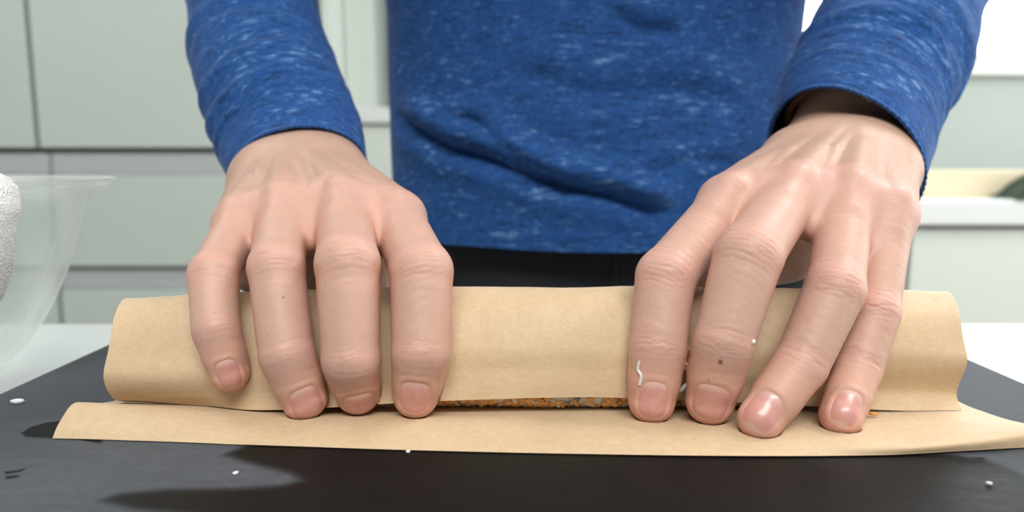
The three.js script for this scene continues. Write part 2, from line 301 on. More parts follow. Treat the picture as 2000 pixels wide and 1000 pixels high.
function subdivide({ P, I }) {
  const Q = [...P], J = [], mid = new Map(), get = (a, b) => { const k = a < b ? a * 4194304 + b : b * 4194304 + a; let m = mid.get(k); if (m === undefined) { m = Q.length / 3; Q.push((P[a * 3] + P[b * 3]) / 2, (P[a * 3 + 1] + P[b * 3 + 1]) / 2, (P[a * 3 + 2] + P[b * 3 + 2]) / 2); mid.set(k, m); } return m; };
  for (let t = 0; t < I.length; t += 3) { const a = I[t], b = I[t + 1], c = I[t + 2], x = get(a, b), y = get(b, c), z = get(c, a); J.push(a, x, z, x, b, y, z, y, c, x, y, z); }
  return { P: Q, I: J };
}
function project(P, f, times = 2) { const g = [0, 0, 0]; for (let i = 0; i < P.length; i += 3) for (let t = 0; t < times; t++) { const d = clamp(f(P[i], P[i + 1], P[i + 2]), -0.02, 0.02); gradient(f, P[i], P[i + 1], P[i + 2], 0.02, g); P[i] -= g[0] * d; P[i + 1] -= g[1] * d; P[i + 2] -= g[2] * d; } }

// ---------------------------------------------------------------- the person: hands
const EYE = new THREE.Vector3(0, CAM, 0);
// joints as [px, py, z, radius cm]; nail: [along, half width, length, roll about the finger in radians]
const HANDS = [
  {
    side: -1,
    wrist: [588, 338, 35.4], arm: [[-12.6, 12.2, 39.2], [-16.2, 18.6, 46]],
    carpal: [[648, 352, 33], [605, 342, 33], [565, 344, 33], [524, 358, 33]], carpalR: 1.5, webAt: [0.4, 0.46, 0.36], heel: [[[522, 430, 32.6, 1.45], [500, 522, 29.8, 1.0]], [[575, 440, 32.2, 1.35], [572, 530, 29.5, 0.95]], [[640, 440, 32, 1.4], [640, 535, 29.4, 0.95]]],
    fingers: [
      { kind: 'index', j: [[775, 428, 28.0, 1.04], [823, 531, 23.8, 1.02], [822, 686, 22.7, 0.92], [812, 773, 22.95, 0.72]], nail: [-0.92, 0.5, 1.2, -0.04] },
      { kind: 'middle', j: [[672, 405, 27.9, 1.08], [679, 516, 23.4, 1.02], [686, 700, 22.4, 0.91], [699, 768, 23.05, 0.69]], nail: [-0.68, 0.52, 1.12, 0] },
      { kind: 'ring', j: [[556, 412, 27.8, 1.02], [540, 523, 23.7, 0.89], [560, 690, 22.6, 0.85], [594, 776, 22.75, 0.73]], nail: [-0.55, 0.5, 1.15, 0.02] },
      { kind: 'little', j: [[470, 440, 27.6, 0.92], [417, 537, 24.0, 0.78], [422, 640, 23.0, 0.72], [449, 727, 22.95, 0.6]], nail: [-0.52, 0.37, 1.0, -0.1] },
    ],
    thumb: [[680, 400, 33.4, 1.3], [752, 500, 31.0, 1.15], [745, 590, 29.2, 0.95], [700, 640, 28.4, 0.75]],
  },
  {
    side: 1,
    wrist: [1652, 312, 34.6], arm: [[18.6, 12.6, 37.6], [23.2, 18.4, 44]],
    carpal: [[1562, 322, 32], [1620, 308, 32], [1675, 308, 32], [1717, 324, 32]], carpalR: 1.45, webAt: [0.34, 0.3, 0.36], heel: [[[1700, 380, 31.6, 1.4], [1700, 450, 28.8, 0.9]]],
    fingers: [
      { kind: 'index', j: [[1420, 398, 26.8, 0.98], [1300, 541, 23.9, 0.96], [1285, 676, 23.05, 0.91], [1273, 781, 22.85, 0.75]], nail: [-0.75, 0.47, 1.25, 0.06] },
      { kind: 'middle', j: [[1545, 382, 26.6, 1.03], [1461, 501, 23.0, 1.05], [1414, 665, 22.2, 0.92], [1387, 782, 22.5, 0.77]], nail: [-0.9, 0.57, 1.3, 0.03] },
      { kind: 'ring', j: [[1652, 390, 26.3, 0.97], [1630, 566, 23.0, 0.9], [1566, 708, 22.2, 0.81], [1485, 818, 21.35, 0.66]], nail: [-0.66, 0.5, 1.2, -0.12] },
      { kind: 'little', j: [[1735, 420, 26.2, 0.88], [1708, 611, 23.6, 0.75], [1676, 716, 22.85, 0.71], [1643, 811, 21.75, 0.63]], nail: [-0.58, 0.42, 1.12, 0.16] },
    ],
    thumb: [[1600, 420, 32.0, 1.4], [1535, 492, 30.4, 1.15], [1380, 562, 29.0, 0.95], [1272, 578, 28.4, 0.82]],
  },
];
const skinMarks = [{ at: U(1407, 707, 21.4), r: 0.075, c: [0.2, 0.07, 0.04] }, { at: U(553, 581, 22.5), r: 0.045, c: [0.25, 0.12, 0.06] }, { at: U(1384, 741, 21.9), r: 0.035, c: [0.3, 0.14, 0.1] }];
const vsub = (a, b) => a.clone().sub(b);
function buildHand(H) {
  const wrist = U(...H.wrist), arm = H.arm.map((a) => new THREE.Vector3(...a)), carpal = H.carpal.map((c) => U(...c));
  for (const f of H.fingers) {
    f.p = f.j.map(([x, y, z]) => U(x, y, z)); f.r = f.j.map((j) => j[3]);
    f.seg = [0, 1, 2].map((k) => cone(f.p[k], f.r[k] * (k === 0 ? 0.97 : k === 2 ? 0.95 : 1), f.p[k + 1], f.r[k + 1] * (k === 1 ? 0.95 : 1)));
    f.full = [cone(f.p[1].clone().lerp(f.p[2], 0.3), f.r[1] * 0.93, f.p[1].clone().lerp(f.p[2], 0.75), f.r[2] * 0.99), cone(f.p[2].clone().lerp(f.p[3], 0.1), f.r[2] * 0.93, f.p[2].clone().lerp(f.p[3], 0.6), lerp(f.r[2], f.r[3], 0.5) * 0.99)];
    // the middle of each bone is a little slimmer than its joints
    f.frames = [1, 2].map((k) => { const t = vsub(f.p[k + 1], f.p[k - 1]).normalize(), v = vsub(EYE, f.p[k]).normalize(), up = v.clone().addScaledVector(t, -v.dot(t)).normalize(); return { o: f.p[k], t, n: up, w: new THREE.Vector3().crossVectors(t, up) }; });
    const t = vsub(f.p[3], f.p[2]).normalize(), v = vsub(EYE, f.p[3]).normalize(), n = v.clone().addScaledVector(t, -v.dot(t)).normalize().applyAxisAngle(t, f.nail[3]);
    f.nailFrame = { t, n, w: new THREE.Vector3().crossVectors(t, n) };
    f.pad = cone(f.p[2].clone().lerp(f.p[3], 0.55).addScaledVector(n, -0.18), f.r[3] * 0.92, f.p[3].clone().addScaledVector(n, -0.08), f.r[3] * 0.84);
  }
  const dorsal = new THREE.Vector3(0, 0.8, -0.6);
  const palm = H.fingers.map((f, i) => cone(carpal[i], H.carpalR, f.p[0], f.r[0]));
  const flesh = H.fingers.slice(0, 3).map((f, i) => cone(carpal[i].clone().lerp(carpal[i + 1], 0.5).add(new THREE.Vector3(0, -0.6, 0.3)), 1.3, f.p[0].clone().lerp(H.fingers[i + 1].p[0], 0.5).add(new THREE.Vector3(0, -0.35, 0.25)), 0.92));
  const webs = H.fingers.slice(0, 3).map((f, i) => { const g = H.fingers[i + 1]; return cone(f.p[0].clone().lerp(g.p[0], 0.5), 0.8, f.p[0].clone().lerp(f.p[1], H.webAt[i]).lerp(g.p[0].clone().lerp(g.p[1], H.webAt[i]), 0.5).add(new THREE.Vector3(0, -0.25, 0)), 0.42); });
  const heel = H.heel.map(([a, b]) => cone(U(a[0], a[1], a[2]), a[3], U(b[0], b[1], b[2]), b[3]));
  const across = new THREE.Vector3(1, 0, 0), lowerArm = [];
  for (const s of [-1, 1]) {
    const a = wrist.clone().addScaledVector(across, s * 1.0), b = arm[0].clone().addScaledVector(across, s * 1.0), c = arm[1].clone().addScaledVector(across, s * 1.1);
    lowerArm.push(cone(a, 1.98, b, 2.05), cone(b, 2.05, c, 2.6));
  }
  for (let i = 0; i < 4; i++) lowerArm.push(cone(carpal[i], H.carpalR * 0.98, wrist.clone().addScaledVector(across, -H.side * (1.0 - i * 0.66)), 1.9));
  const tendons = H.fingers.map((f, i) => { const a = carpal[1].clone().lerp(carpal[i], 0.75).addScaledVector(dorsal, H.carpalR - 0.2), b = f.p[0].clone().addScaledVector(dorsal, f.r[0] - 0.12), c = f.p[0].clone().lerp(f.p[1], 0.3).addScaledVector(dorsal, f.r[0] - 0.3); return [cone(a, 0.16, b, 0.2), cone(b, 0.2, c, 0.16)]; });
  const thumbP = H.thumb.map(([x, y, z]) => U(x, y, z)), thumb = [0, 1, 2].map((k) => cone(thumbP[k], H.thumb[k][3], thumbP[k + 1], H.thumb[k + 1][3]));
  const web = cone(thumbP[0].clone().lerp(thumbP[1], 0.7), 0.9, H.fingers[0].p[0].clone().lerp(carpal[0], 0.35).add(new THREE.Vector3(0, -0.4, 0.3)), 0.8);
  const veins = [];
  for (let k = 0; k < 4; k++) { const i = k % 3, a = carpal[i].clone().lerp(carpal[i + 1], 0.5).addScaledVector(dorsal, H.carpalR - 0.02), b = H.fingers[i].p[0].clone().lerp(H.fingers[i + 1].p[0], 0.45).addScaledVector(dorsal, 0.72), m = a.clone().lerp(b, 0.5).add(new THREE.Vector3((rand() - 0.5) * 0.9, 0.12, 0)); veins.push(cone(a, 0.08, m, 0.1), cone(m, 0.1, b, 0.07)); }
  const f = (x, y, z) => {
    let d = 1e9;
    for (const c of palm) d = d > 1e8 ? c(x, y, z) : smin(d, c(x, y, z), 0.55);
    for (const c of flesh) d = smin(d, c(x, y, z), 0.7);
    for (const c of heel) d = smin(d, c(x, y, z), 0.9);
    for (const c of webs) d = smin(d, c(x, y, z), 0.6);
    for (const c of lowerArm) d = smin(d, c(x, y, z), 0.9);
    d = smin(d, thumb[0](x, y, z), 1.0); d = smin(d, web(x, y, z), 0.9);
    if (d < 1.2) { for (const t of tendons) for (const c of t) d = smin(d, c(x, y, z), 0.42); for (const c of veins) d = smin(d, c(x, y, z), 0.2); }
    let all = smin(d, smin(thumb[1](x, y, z), thumb[2](x, y, z), 0.3), 0.6);
    for (const g of H.fingers) {
      const s0 = g.seg[0](x, y, z), s1 = g.seg[1](x, y, z), s2 = g.seg[2](x, y, z), fd = smin(smin(smin(s0, s1, 0.28), s2, 0.3), g.pad(x, y, z), 0.3), fe = smin(smin(fd, g.full[0](x, y, z), 0.25), g.full[1](x, y, z), 0.25);
      all = smin(all, smin(d, fe, 0.6), 0.2);
    }
    return all;
  };
  H.field = f;
  const pts = [...H.fingers.flatMap((g) => g.p), ...thumbP, wrist, arm[0], ...carpal], lo = [1e9, 1e9, 1e9], hi = [-1e9, -1e9, -1e9];
  for (const p of pts) [p.x, p.y, p.z].forEach((v, k) => { lo[k] = Math.min(lo[k], v - 2.9); hi[k] = Math.max(hi[k], v + 2.9); });
  H.lo = lo; H.hi = hi;
  let m = nets(f, lo, hi, 0.1);
  m = subdivide(m); project(m.P, f, 2);
  // nails, creases and colour
  const P = m.P, N = P.length / 3, col = new Float32Array(N * 3), disp = new Float32Array(N), g = [0, 0, 0], nor = new Float32Array(N * 3);
  const v = new THREE.Vector3(), q = new THREE.Vector3();
  for (let i = 0; i < N; i++) {
    v.set(P[i * 3], P[i * 3 + 1], P[i * 3 + 2]);
    gradient(f, v.x, v.y, v.z, 0.02, g); nor.set(g, i * 3);
    let dd = 0.004 * noise3(v.x * 7, v.y * 7, v.z * 7) + 0.0025 * noise3(v.x * 17, v.y * 17, v.z * 17), red = 0, volar = 0, crease = 0, tip = 0;
    let best = 1e9, bf = null, bs = 0;
    for (const F of H.fingers) for (let k = 0; k < 3; k++) { const d = F.seg[k](v.x, v.y, v.z); if (d < best) { best = d; bf = F; bs = k; } }
    if (bf && best < 0.5) {
      bf.frames.forEach((fr, k) => {
        q.subVectors(v, fr.o); const s = q.dot(fr.t), w = q.dot(fr.w), nn = q.dot(fr.n), R = bf.r[k + 1];
        const dorsalSide = smooth(nn / R, 0.0, 0.5), near = Math.exp(-((s / (0.55 * R)) ** 2)) * dorsalSide;
        red += near * (k === 0 ? 0.16 : 0.1);
        if (near > 0.02) {
          const lines = k === 0 ? [-0.62, -0.46, -0.33, -0.2, -0.08, 0.06, 0.19, 0.33, 0.48, 0.64, 0.82] : [-0.42, -0.28, -0.16, -0.04, 0.08, 0.2, 0.34];
          lines.forEach((l0, n) => {
            const id = n * 17 + k * 5 + bf.r[0] * 91, amp = 0.5 + 0.5 * noise3(id, w * 2.2, 3.3), l = l0 * R + 0.07 * noise3(w * 2.6, id, 0.5) + 0.05 * noise3(w * 7, id, 2.5) - 0.1 * (w / R) ** 2 * Math.sign(l0);
            const line = amp * Math.exp(-(((s - l) / 0.034) ** 2)) * Math.exp(-((w / (0.82 * R)) ** 4)) * dorsalSide;
            dd -= (H.side < 0 ? 0.019 : 0.034) * (k === 0 ? 1 : 0.7) * line; crease += line * (H.side < 0 ? 0.5 : 0.7);
          });
          dd += (k === 0 ? 0.03 : 0.008) * Math.exp(-((s / (0.4 * R)) ** 2)) * Math.exp(-((w / (0.7 * R)) ** 2)) * dorsalSide;
        }
      });
      const fr0 = bf.frames[Math.min(1, bs)]; q.subVectors(v, bf.p[bs + 1]); volar = smooth(q.dot(fr0.n) / bf.r[bs + 1], 0.3, -0.5) * 0.75 * smooth(best, 0.4, 0.1) * (bs === 0 ? smooth(q.length(), 3.5, 1.5) : 1);
      { const fm = bf.frames[bs === 2 ? 1 : 0]; q.subVectors(v, fm.o); dd += 0.005 * noise3(q.dot(fm.t) * 11, q.dot(fm.w) * 1.6, bf.r[0] * 50) * smooth(q.dot(fm.n), 0, 0.4); }
      if (bs === 2) { q.subVectors(v, bf.p[2]); tip = smooth(q.dot(bf.nailFrame.t), 0, 0.9); }  // fingertip warmth, partly blood and partly shade put into the colour
      if (bs === 2) {
        const nf = bf.nailFrame; q.subVectors(v, bf.p[3]); const a = (q.dot(nf.t) - bf.nail[0]) / bf.nail[2] + 0.0, u = q.dot(nf.w) / bf.nail[1], nn = q.dot(nf.n);
        const sa = (a - 0.5) * 2, r = Math.pow(Math.pow(Math.abs(u), 3) + Math.pow(Math.abs(sa), 3), 1 / 3);
        if (nn > -0.1) { dd += -0.02 * smooth(r, 1.06, 0.92) + 0.02 * Math.exp(-(((r - 1.2) / 0.13) ** 2)) * smooth(a, 1.0, 0.7); }
        red += 0.55 * smooth(q.dot(nf.t), -0.5, 0.5) + 0.2;
      }
      red += 0.34;
    } else red += 0.05;
    // across the knuckles of the hand's back
    for (const F of H.fingers) { q.subVectors(v, F.p[0]); red += 0.22 * Math.exp(-q.lengthSq() / 2.2); }
    const mott = noise3(v.x * 1.3, v.y * 1.3, v.z * 1.3) * 0.5 + noise3(v.x * 4, v.y * 4, v.z * 4) * 0.3, fine = noise3(v.x * 14, v.y * 14, v.z * 14);
    red = clamp(red + mott * 0.16, 0, 1);
    const k = 1 + fine * 0.02 + mott * 0.02;
    let c = [lerp(0.475, 0.68, red) * k, lerp(0.3, 0.372, red) * k, lerp(0.222, 0.318, red) * k]; c = [lerp(c[0], 0.6, volar), lerp(c[1], 0.255, volar), lerp(c[2], 0.165, volar)]; { const a = Math.min(0.6, crease * 0.6); c = [c[0] * (1 - 0.12 * a), c[1] * (1 - 0.42 * a), c[2] * (1 - 0.45 * a)]; } c = [c[0], c[1] * (1 - 0.03 * tip), c[2] * (1 - 0.1 * tip)];
    for (const s of skinMarks) { const e = smooth(v.distanceTo(s.at), s.r + 0.25, s.r); if (v.distanceTo(s.at) < 0.6) { q.subVectors(v, s.at); const dir = vsub(s.at, EYE).normalize(), along = q.dot(dir), off = Math.sqrt(Math.max(0, q.lengthSq() - along * along)), w = smooth(off, s.r * 1.25, s.r * 0.55); c = c.map((x, n) => lerp(x, s.c[n], w)); } }
    col.set(c, i * 3); disp[i] = dd;
  }
  for (let i = 0; i < N; i++) for (let k = 0; k < 3; k++) P[i * 3 + k] += nor[i * 3 + k] * disp[i];
  // ease the folds where two fingers touch
  const I = m.I, bad = new Uint8Array(N), sum = new Float32Array(N * 3), cnt = new Uint16Array(N), fn = new Float32Array(N * 3), e1 = new THREE.Vector3(), e2 = new THREE.Vector3();
  for (let t = 0; t < I.length; t += 3) { const [a, b, c] = [I[t], I[t + 1], I[t + 2]].map((k) => k * 3); e1.set(P[b] - P[a], P[b + 1] - P[a + 1], P[b + 2] - P[a + 2]); e2.set(P[c] - P[a], P[c + 1] - P[a + 1], P[c + 2] - P[a + 2]); e1.cross(e2); for (const k of [a, b, c]) { fn[k] += e1.x; fn[k + 1] += e1.y; fn[k + 2] += e1.z; } }
  for (let i = 0; i < N; i++) { const k = i * 3, l = Math.hypot(fn[k], fn[k + 1], fn[k + 2]) || 1; if ((fn[k] * nor[k] + fn[k + 1] * nor[k + 1] + fn[k + 2] * nor[k + 2]) / l < 0.8) bad[i] = 1; }
  for (let grow = 0; grow < 2; grow++) { const more = bad.slice(); for (let t = 0; t < I.length; t += 3) if (bad[I[t]] || bad[I[t + 1]] || bad[I[t + 2]]) more[I[t]] = more[I[t + 1]] = more[I[t + 2]] = 1; bad.set(more); }
  for (let round = 0; round < 5; round++) {
    sum.fill(0); cnt.fill(0);
    for (let t = 0; t < I.length; t += 3) { if (!(bad[I[t]] || bad[I[t + 1]] || bad[I[t + 2]])) continue; for (let q = 0; q < 3; q++) { const a = I[t + q], b = I[t + (q + 1) % 3]; for (let k = 0; k < 3; k++) { sum[a * 3 + k] += P[b * 3 + k]; sum[b * 3 + k] += P[a * 3 + k]; } cnt[a]++; cnt[b]++; } }
    for (let i = 0; i < N; i++) if (bad[i] && cnt[i]) for (let k = 0; k < 3; k++) P[i * 3 + k] = lerp(P[i * 3 + k], sum[i * 3 + k] / cnt[i], 0.6);
  }
  return { P, I: m.I, col };
}
function toGeometry(P, I, col, uvScale) {
  const n = P.length / 3, pos = new Float32Array(n * 3), uv = new Float32Array(n * 2);
  for (let i = 0; i < n; i++) { const x = P[i * 3] / 100, y = P[i * 3 + 1] / 100, z = P[i * 3 + 2] / 100; pos[i * 3] = x; pos[i * 3 + 1] = TOP + y; pos[i * 3 + 2] = -z; uv[i * 2] = (x + z * 0.35) * uvScale; uv[i * 2 + 1] = (y - z * 0.75) * uvScale; }
  const g = new THREE.BufferGeometry(), J = new Uint32Array(I.length);
  for (let t = 0; t < I.length; t += 3) { J[t] = I[t]; J[t + 1] = I[t + 2]; J[t + 2] = I[t + 1]; }   // z is turned round
  g.setAttribute('position', new THREE.BufferAttribute(pos, 3)); g.setAttribute('uv', new THREE.BufferAttribute(uv, 2));
  if (col) g.setAttribute('color', new THREE.BufferAttribute(col, 3));
  g.setIndex(new THREE.BufferAttribute(J, 1)); g.computeVertexNormals();
  return g;
}
const parts = HANDS.map(buildHand).map((h) => toGeometry(h.P, h.I, h.col, 25));
// arms, shoulders and trunk under the clothes
const ELBOW = [new THREE.Vector3(-19.5, 26, 53.5), new THREE.Vector3(28.5, 25.5, 51)], SHOULDER = [new THREE.Vector3(-10.5, 51, 49.5), new THREE.Vector3(24, 51, 49.5)];
{
  const cs = [];
  HANDS.forEach((H, i) => { const a = new THREE.Vector3(...H.arm[0]), b = new THREE.Vector3(...H.arm[1]); cs.push(cone(a, 2.2, b, 3.0), cone(b, 3.0, ELBOW[i], 3.3), cone(ELBOW[i], 3.4, SHOULDER[i], 4.6)); });
  const trunk = [cone(new THREE.Vector3(0.5, 10, 58), 7, new THREE.Vector3(1, 46, 49.5), 7.2), cone(new THREE.Vector3(13, 10, 58), 7, new THREE.Vector3(12.6, 46, 49.5), 7.2), cone(new THREE.Vector3(6.7, 46, 50), 7, new THREE.Vector3(6.7, 64, 45), 5.0), cone(SHOULDER[0], 4.6, new THREE.Vector3(6.7, 54, 48.5), 5), cone(SHOULDER[1], 4.6, new THREE.Vector3(6.7, 54, 48.5), 5)];
  const f = (x, y, z) => { let d = 1e9; for (const c of [...cs, ...trunk]) d = d > 1e8 ? c(x, y, z) : smin(d, c(x, y, z), 2); return d; };
  const m = nets(f, [-30, 0, 30], [40, 72, 72], 0.9);
  const n = m.P.length / 3, col = new Float32Array(n * 3); for (let i = 0; i < n; i++) col.set([0.63, 0.365, 0.26], i * 3);
  parts.push(toGeometry(m.P, m.I, col, 25));
}
const person = thing('person', 'person in a blue heathered sweater and black trousers pressing a paper roll with both hands', 'person', new THREE.Vector3(0.067, 0, -0.58));
const put = (name, geometry, material, parent = person) => mesh(name, parent === person ? geometry.translate(-0.067, 0, 0.58) : geometry, material, parent);
M.skin = phys({ vertexColors: true, roughness: 0.5, specularIntensity: 0.8, sheen: 0.22, sheenColor: C(1, 0.38, 0.18), sheenRoughness: 0.45 });
put('body', mergeGeometries(parts), M.skin);
M.nail = phys({ vertexColors: true, roughness: 0.34, clearcoat: 0.35, clearcoatRoughness: 0.2 });
for (const H of HANDS) for (const F of H.fingers) {
  const { t, n, w } = F.nailFrame, [a0, hw, len] = F.nail, nu = 26, nv = 30, col = [];
  const at = (u, v) => {   // superellipse from the unit square, then down onto the finger
    const x = u * 2 - 1, y = v * 2 - 1, m = Math.max(Math.abs(x), Math.abs(y)), l = Math.pow(Math.abs(x) ** 3 + Math.abs(y) ** 3, 1 / 3) || 1, s = m / l, ex = x * s, ey = y * s, r = m;
    const o = F.p[3].clone().addScaledVector(t, a0 + (ey * 0.5 + 0.5) * len).addScaledVector(w, ex * hw).addScaledVector(n, 1.6);
    let d = 0; for (let k = 0; k < 40; k++) { const e = H.field(o.x, o.y, o.z); if (e < 0.002) break; o.addScaledVector(n, -e * 0.9); d += e; if (d > 2.4) break; }
    o.addScaledVector(n, 0.03 * (1 - r ** 6) - 0.022 + 0.012 * (1 - ex * ex));
    const lun = smooth(ey, -0.55, -0.8), edge = smooth(ey, 0.8, 0.95), z = noise3(o.x * 6, o.y * 6, o.z * 2) * 0.03;
    col.push(lerp(lerp(0.62, 0.65, lun), 0.66, edge) + z, lerp(lerp(0.3, 0.38, lun), 0.43, edge) + z, lerp(lerp(0.26, 0.33, lun), 0.34, edge) + z);
    return W(o.x, o.y, o.z);
  };
  const g = surface(nu, nv, at, false);
  g.setAttribute('color', new THREE.Float32BufferAttribute(col, 3));
  put('fingernail', g, M.nail);
}

// ---------------------------------------------------------------- clothes
const knit = texture(1024, 1024, true, (u, v) => {
  const fine = 0.6 * pnoise(u * 100, v * 230, 100, 230, 31) + 0.4 * pnoise(u * 50, v * 120, 50, 120, 32), streak = 0.65 * pnoise(u * 20, v * 95, 20, 95, 33) + 0.35 * pnoise(u * 44, v * 180, 44, 180, 35), patch = pnoise(u * 9, v * 20, 9, 20, 34);
  const fleck = smooth(streak + (patch - 0.5) * 0.25 + (fine - 0.5) * 0.3, 0.66, 0.98), light = smooth(fine, 0.5, 0.85), dark = smooth(streak * 0.6 + fine * 0.4, 0.48, 0.22), rib = 0.5 + 0.5 * Math.cos(u * Math.PI * 2 * 150);
  const b = [0.078, 0.275, 0.52], l = [0.56, 0.64, 0.76], k = 1 - 0.24 * dark - 0.05 * rib;
  return b.map((x, i) => lerp(x * k, l[i], fleck * 0.5 + light * 0.2));
});
const knitBump = texture(512, 512, false, (u, v) => 0.5 + 0.3 * Math.cos(u * Math.PI * 2 * 75) * (0.6 + 0.4 * Math.cos(v * Math.PI * 2 * 90)) + 0.2 * (pnoise(u * 120, v * 120, 120, 120, 41) - 0.5));
M.knit = phys({ map: knit, bumpMap: knitBump, bumpScale: 0.0003, roughness: 0.95, sheen: 0.25, sheenColor: C(0.4, 0.5, 0.7), sheenRoughness: 0.5, side: THREE.DoubleSide });
const SW = 0.16;   // metres of cloth per texture tile
// fold lines on the front, as points in the cloth (cm), bulge above and groove below
const crease = (pts, z) => pts.map(([x, y]) => U(x, y, z));
const FOLDS = [
  { at: crease([[745, 205], [800, 238], [870, 278], [950, 300], [1040, 342], [1100, 360], [1180, 372], [1260, 402], [1330, 415]], 48.6), a: 1.15, s: 1.0 },
  { at: crease([[850, 222], [930, 232], [990, 282], [1060, 330], [1110, 358]], 48.2), a: 0.5, s: 0.8 },
  { at: crease([[1230, 345], [1300, 322], [1360, 308], [1450, 318]], 49), a: 0.22, s: 0.8 },
  { at: crease([[1180, 20], [1260, 60], [1330, 60]], 48.5), a: 0.35, s: 0.9 },
  { at: crease([[980, 120], [1150, 180], [1330, 170], [1480, 210]], 48.5), a: 0.3, s: 1.4 },
];
function foldOf(x, y) {
  let d = 0;
  for (const F of FOLDS) {
    let best = 1e9, side = 0, tt = 0;
    for (let i = 0; i + 1 < F.at.length; i++) { const a = F.at[i], b = F.at[i + 1], bx = b.x - a.x, by = b.y - a.y, t = clamp(((x - a.x) * bx + (y - a.y) * by) / (bx * bx + by * by), 0, 1), dx = x - a.x - bx * t, dy = y - a.y - by * t, l = Math.hypot(dx, dy); if (l < best) { best = l; side = dy; tt = (i + t) / (F.at.length - 1); } }
    const s = Math.sign(side) * best / F.s, fade = smooth(tt, 0, 0.15) * smooth(tt, 1, 0.85);
    d += F.a * fade * (Math.exp(-(((s - 0.95) / 0.9) ** 2)) - 0.95 * Math.exp(-(((s + 0.15) / 0.5) ** 2)) + 0.35 * Math.exp(-(((s + 1.5) / 0.9) ** 2)));
  }
  return d;
}
{
  const rows = [[0, 15.2, 10.2], [6, 15.5, 10.4], [14, 15.6, 10.3], [24, 15.8, 10.6], [38, 17.8, 11.2], [47, 18.0, 10.8], [53, 14.5, 9], [56.5, 9.5, 7.2], [58.5, 6.8, 6.4]];
  const shape = (u, v) => {
    const th = u * Math.PI * 2, [h, a, b] = catmull(rows, v), c = Math.cos(th), s = Math.sin(th), e = 0.82;
    const front = smooth(-s, -0.1, 0.5), hem = 2.55 + 0.16 * Math.cos(th * 1 + 2.6) + 0.12 * Math.sin(th * 5), y = h + hem * (1 - smooth(h, 0, 20));
    let x = Math.sign(c) * Math.abs(c) ** e * a, z = Math.sign(s) * Math.abs(s) ** e * b;
    const X = 6.15 + x, n = foldOf(X, y) * front * smooth(h, -1, 5) + 0.12 * noise3(X * 0.25, y * 0.2, z * 0.2) + (h < 1.4 ? 0.05 : 0);
    return W(X + c * n * 0.6, y, 58.2 - 13 * smooth(y, 14, 62) + z + s * n);
  };
  const g = sheet(220, 200, (u, v) => shape(1 - u, v), 0.0015, (u, v, p) => [u * 0.95 / SW, p.y / SW]);
  put('sweater', g, M.knit);
  person.children.at(-1).userData.label = 'blue heathered knit sweater';
}
const sweater = person.children.at(-1);
function sleeve(rings, wrinkles, tilt, seed) {   // rings [x, y, z, half width, half thickness] cm, from the cuff upwards
  const nv = 230, nu = 380, path = rings;
  const lengthAt = [0]; for (let i = 1; i < path.length; i++) lengthAt.push(lengthAt[i - 1] + Math.hypot(path[i][0] - path[i - 1][0], path[i][1] - path[i - 1][1], path[i][2] - path[i - 1][2]));
  const total = lengthAt.at(-1);
  const atLength = (s) => { let i = 0; while (i < path.length - 2 && lengthAt[i + 1] < s) i++; return catmull(path, (i + (s - lengthAt[i]) / (lengthAt[i + 1] - lengthAt[i])) / (path.length - 1)); };
  const point = (u, v) => {
    // v 0 .. 0.06 is the turned-in hem inside the cuff
    const inner = v < 0.05, vv = inner ? (0.05 - v) / 0.05 * 0.045 : (v - 0.05) / 0.95, s = Math.pow(vv, 1.35) * total;
    const c = atLength(s), e = 0.4, a = atLength(Math.max(0, s - e)), b = atLength(Math.min(total, s + e));
    const t = new THREE.Vector3(b[0] - a[0], b[1] - a[1], b[2] - a[2]).normalize(), roll = tilt * (1 - smooth(s, 0, 9));
    const w = new THREE.Vector3(1, 0, 0).addScaledVector(t, -t.x).normalize(), n = new THREE.Vector3().crossVectors(w, t).normalize(); if (n.y < 0) n.negate();
    const th = u * Math.PI * 2, cs = Math.cos(th), sn = Math.sin(th);
    let r = 0; for (const k of wrinkles) { const d = s - k.s - k.slope * Math.sin(th - k.ph) - 0.25 * noise3(cs * 1.5, sn * 1.5, k.s), m = Math.max(0, 0.35 + 0.65 * Math.cos(th - k.c)); r += k.a * m * (Math.exp(-((d / k.w) ** 2)) - 0.6 * Math.exp(-(((d - k.w * 1.3) / k.w) ** 2))); }
    r += 0.06 * noise3(cs * 1.5 + seed, sn * 1.5, s * 0.4) + 0.015 * noise3(cs * 4 + seed, sn * 4, s * 1.1);
    r += 0.07 * Math.exp(-(((s - 0.12) / 0.22) ** 2)) - 0.05 * Math.exp(-(((s - 0.62) / 0.12) ** 2)) + (s < 0.45 ? 0.022 * Math.cos(th * 76) : 0);
    if (inner) r -= 0.16 * smooth(0.05 - v, 0, 0.012);
    const p = new THREE.Vector3(c[0], c[1], c[2]).addScaledVector(w, cs * (c[3] + r)).addScaledVector(n, sn * (c[4] + r)).addScaledVector(t, -roll * cs * c[3]);
    return W(p.x, p.y, p.z);
  };
  const g = surface(nu, nv, (u, v) => point(1 - u, v), true, (u, v) => [u * 0.24 / SW * 1.0, Math.pow(v, 1.35) * total / 100 / SW]);
  return g;
}
const ring = (px, py, z, hw, th) => { const p = U(px, py, z), zc = z * cosP + (CAM - p.y) * sinP; return [p.x, p.y, p.z, hw * zc / FOCAL, th]; };
